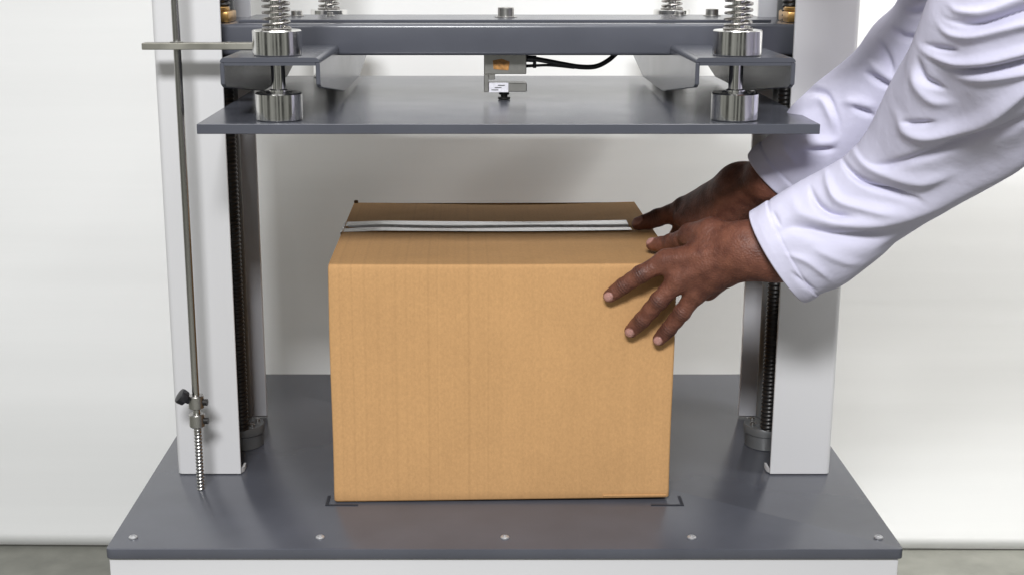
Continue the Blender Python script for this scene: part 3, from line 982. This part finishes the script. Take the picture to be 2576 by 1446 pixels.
far_st = [((1882, 394), (1990, 502), 1.585), ((1935, 332), (2070, 470), 1.575), ((1995, 268), (2160, 410), 1.56), ((2075, 198), (2260, 340), 1.545), ((2158, 124), (2360, 270), 1.52),
          ((2200, 64), (2420, 200), 1.495), ((2258, 26), (2480, 130), 1.475), ((2272, -60), (2530, 40), 1.46), ((2340, -170), (2600, -30), 1.45)]
far_folds = [
    (Q((245, 505), (330, 420), (400, 430), (450, 520), (480, 640)), -.0050, 9),
    (Q((290, 510), (380, 455), (430, 520), (450, 620)), .0050, 14),
    (Q((580, 325), (650, 370), (730, 420)), -.0060, 10),
    (Q((600, 280), (680, 340), (760, 390)), .0045, 14),
    (Q((510, 485), (560, 505), (640, 540)), -.0055, 10),
    (Q((470, 470), (540, 470), (650, 490)), .0040, 14),
    (Q((280, 690), (370, 690), (470, 680)), -.0055, 9),
    (Q((280, 650), (370, 655), (480, 640)), .0050, 13),
    (Q((640, 170), (680, 260), (720, 370)), -.0050, 12),
    (Q((700, 120), (760, 170), (840, 170)), -.0060, 12),
    (Q((200, 640), (230, 700), (280, 760)), .0030, 12),
    (Q((760, 30), (800, 60), (900, 40)), -.0060, 11),
]
rv, rfc = sleeve(far_st, far_folds, 240, 160, .8, extra=[((.61, 1.42, .69), (-.04, .0, .075)), ((.71, 1.40, .71), (-.03, 0, .085)), ((.81, 1.34, .675), (-.03, 0, .085))], seed=7)
# coat body: from the collar over the back down to the knees
st = [((.57, 1.245, .765), (.035, 0, .055), .064), ((.605, 1.25, .755), (.045, 0, .075), .115), ((.69, 1.255, .715), (.05, 0, .110), .175), ((.84, 1.255, .645), (.055, 0, .150), .205),
      ((1.08, 1.25, .55), (.08, 0, .150), .195), ((1.22, 1.24, .45), (.14, 0, .10), .195), ((1.28, 1.24, .30), (.17, 0, .03), .205), ((1.29, 1.24, .12), (.18, 0, 0), .22)]
c_, h_, w_ = spline([s[0] for s in st], 90), spline([s[1] for s in st], 90), spline([(s[2],) for s in st], 90)
th = np.linspace(0, 2 * math.pi, 120, endpoint=False)
G = c_[:, None] + np.cos(th)[None, :, None] * h_[:, None] + np.sin(th)[None, :, None] * N_((0, 1, 0)) * w_[:, None]
S_, TH_ = np.meshgrid(np.linspace(0, 1, 90), th, indexing='ij')
G = G + (G - c_[:, None]) * (.025 * np.sin(9 * TH_ + 3 * S_) * S_ + .015 * np.sin(14 * S_ + 2 * TH_))[..., None]
i, j = np.meshgrid(np.arange(89), np.arange(120), indexing='ij'); j2 = (j + 1) % 120
tf = np.stack([i * 120 + j, i * 120 + j2, (i + 1) * 120 + j2, (i + 1) * 120 + j], -1).reshape(-1, 4)
tv = G.reshape(-1, 3)
cV = np.vstack([cv, rv, tv]); cF = np.vstack([cf, rfc + len(cv), tf + len(cv) + len(rv)])
me = bpy.data.meshes.new('coat'); me.from_pydata(cV.tolist(), [], cF.tolist())
bmx = bmesh.new(); bmx.from_mesh(me); bmesh.ops.recalc_face_normals(bmx, faces=bmx.faces[:]); bmx.to_mesh(me); bmx.free()
link('coat', me, M['coat'], person, smooth=True)
q = MB()
for s in (-1, 1):
    q.tube(spline([(1.26, 1.24 + s * .085, .42), (1.28, 1.24 + s * .10, .05), (1.30, 1.24 + s * .105, FZ + .03)], 20), [.095 - .002 * k for k in range(20)], 20)
q.build('trousers', M['trousers'], person, angle=60)
q = MB()
for s in (-1, 1):
    q.tube([(1.36, 1.24 + s * .105, FZ + .046), (1.31, 1.24 + s * .105, FZ + .046), (1.20, 1.24 + s * .11, FZ + .040), (1.11, 1.24 + s * .115, FZ + .034), (1.085, 1.24 + s * .115, FZ + .030)],
           [.030, .044, .040, .032, .018], 18)
q.build('shoes', M['black'], person, angle=60)
Hf = Field(head - .16, head + .16, .008)
Hf.chain([head + N_((.006, 0, .040)), head + N_((.045, 0, .010))], [.093, .086], .03, .03, .1)
Vh, Fh = Hf.mesh()
me = bpy.data.meshes.new('hair'); me.from_pydata(Vh.tolist(), [], Fh.tolist())
link('hair', me, M['hair'], person, smooth=True)
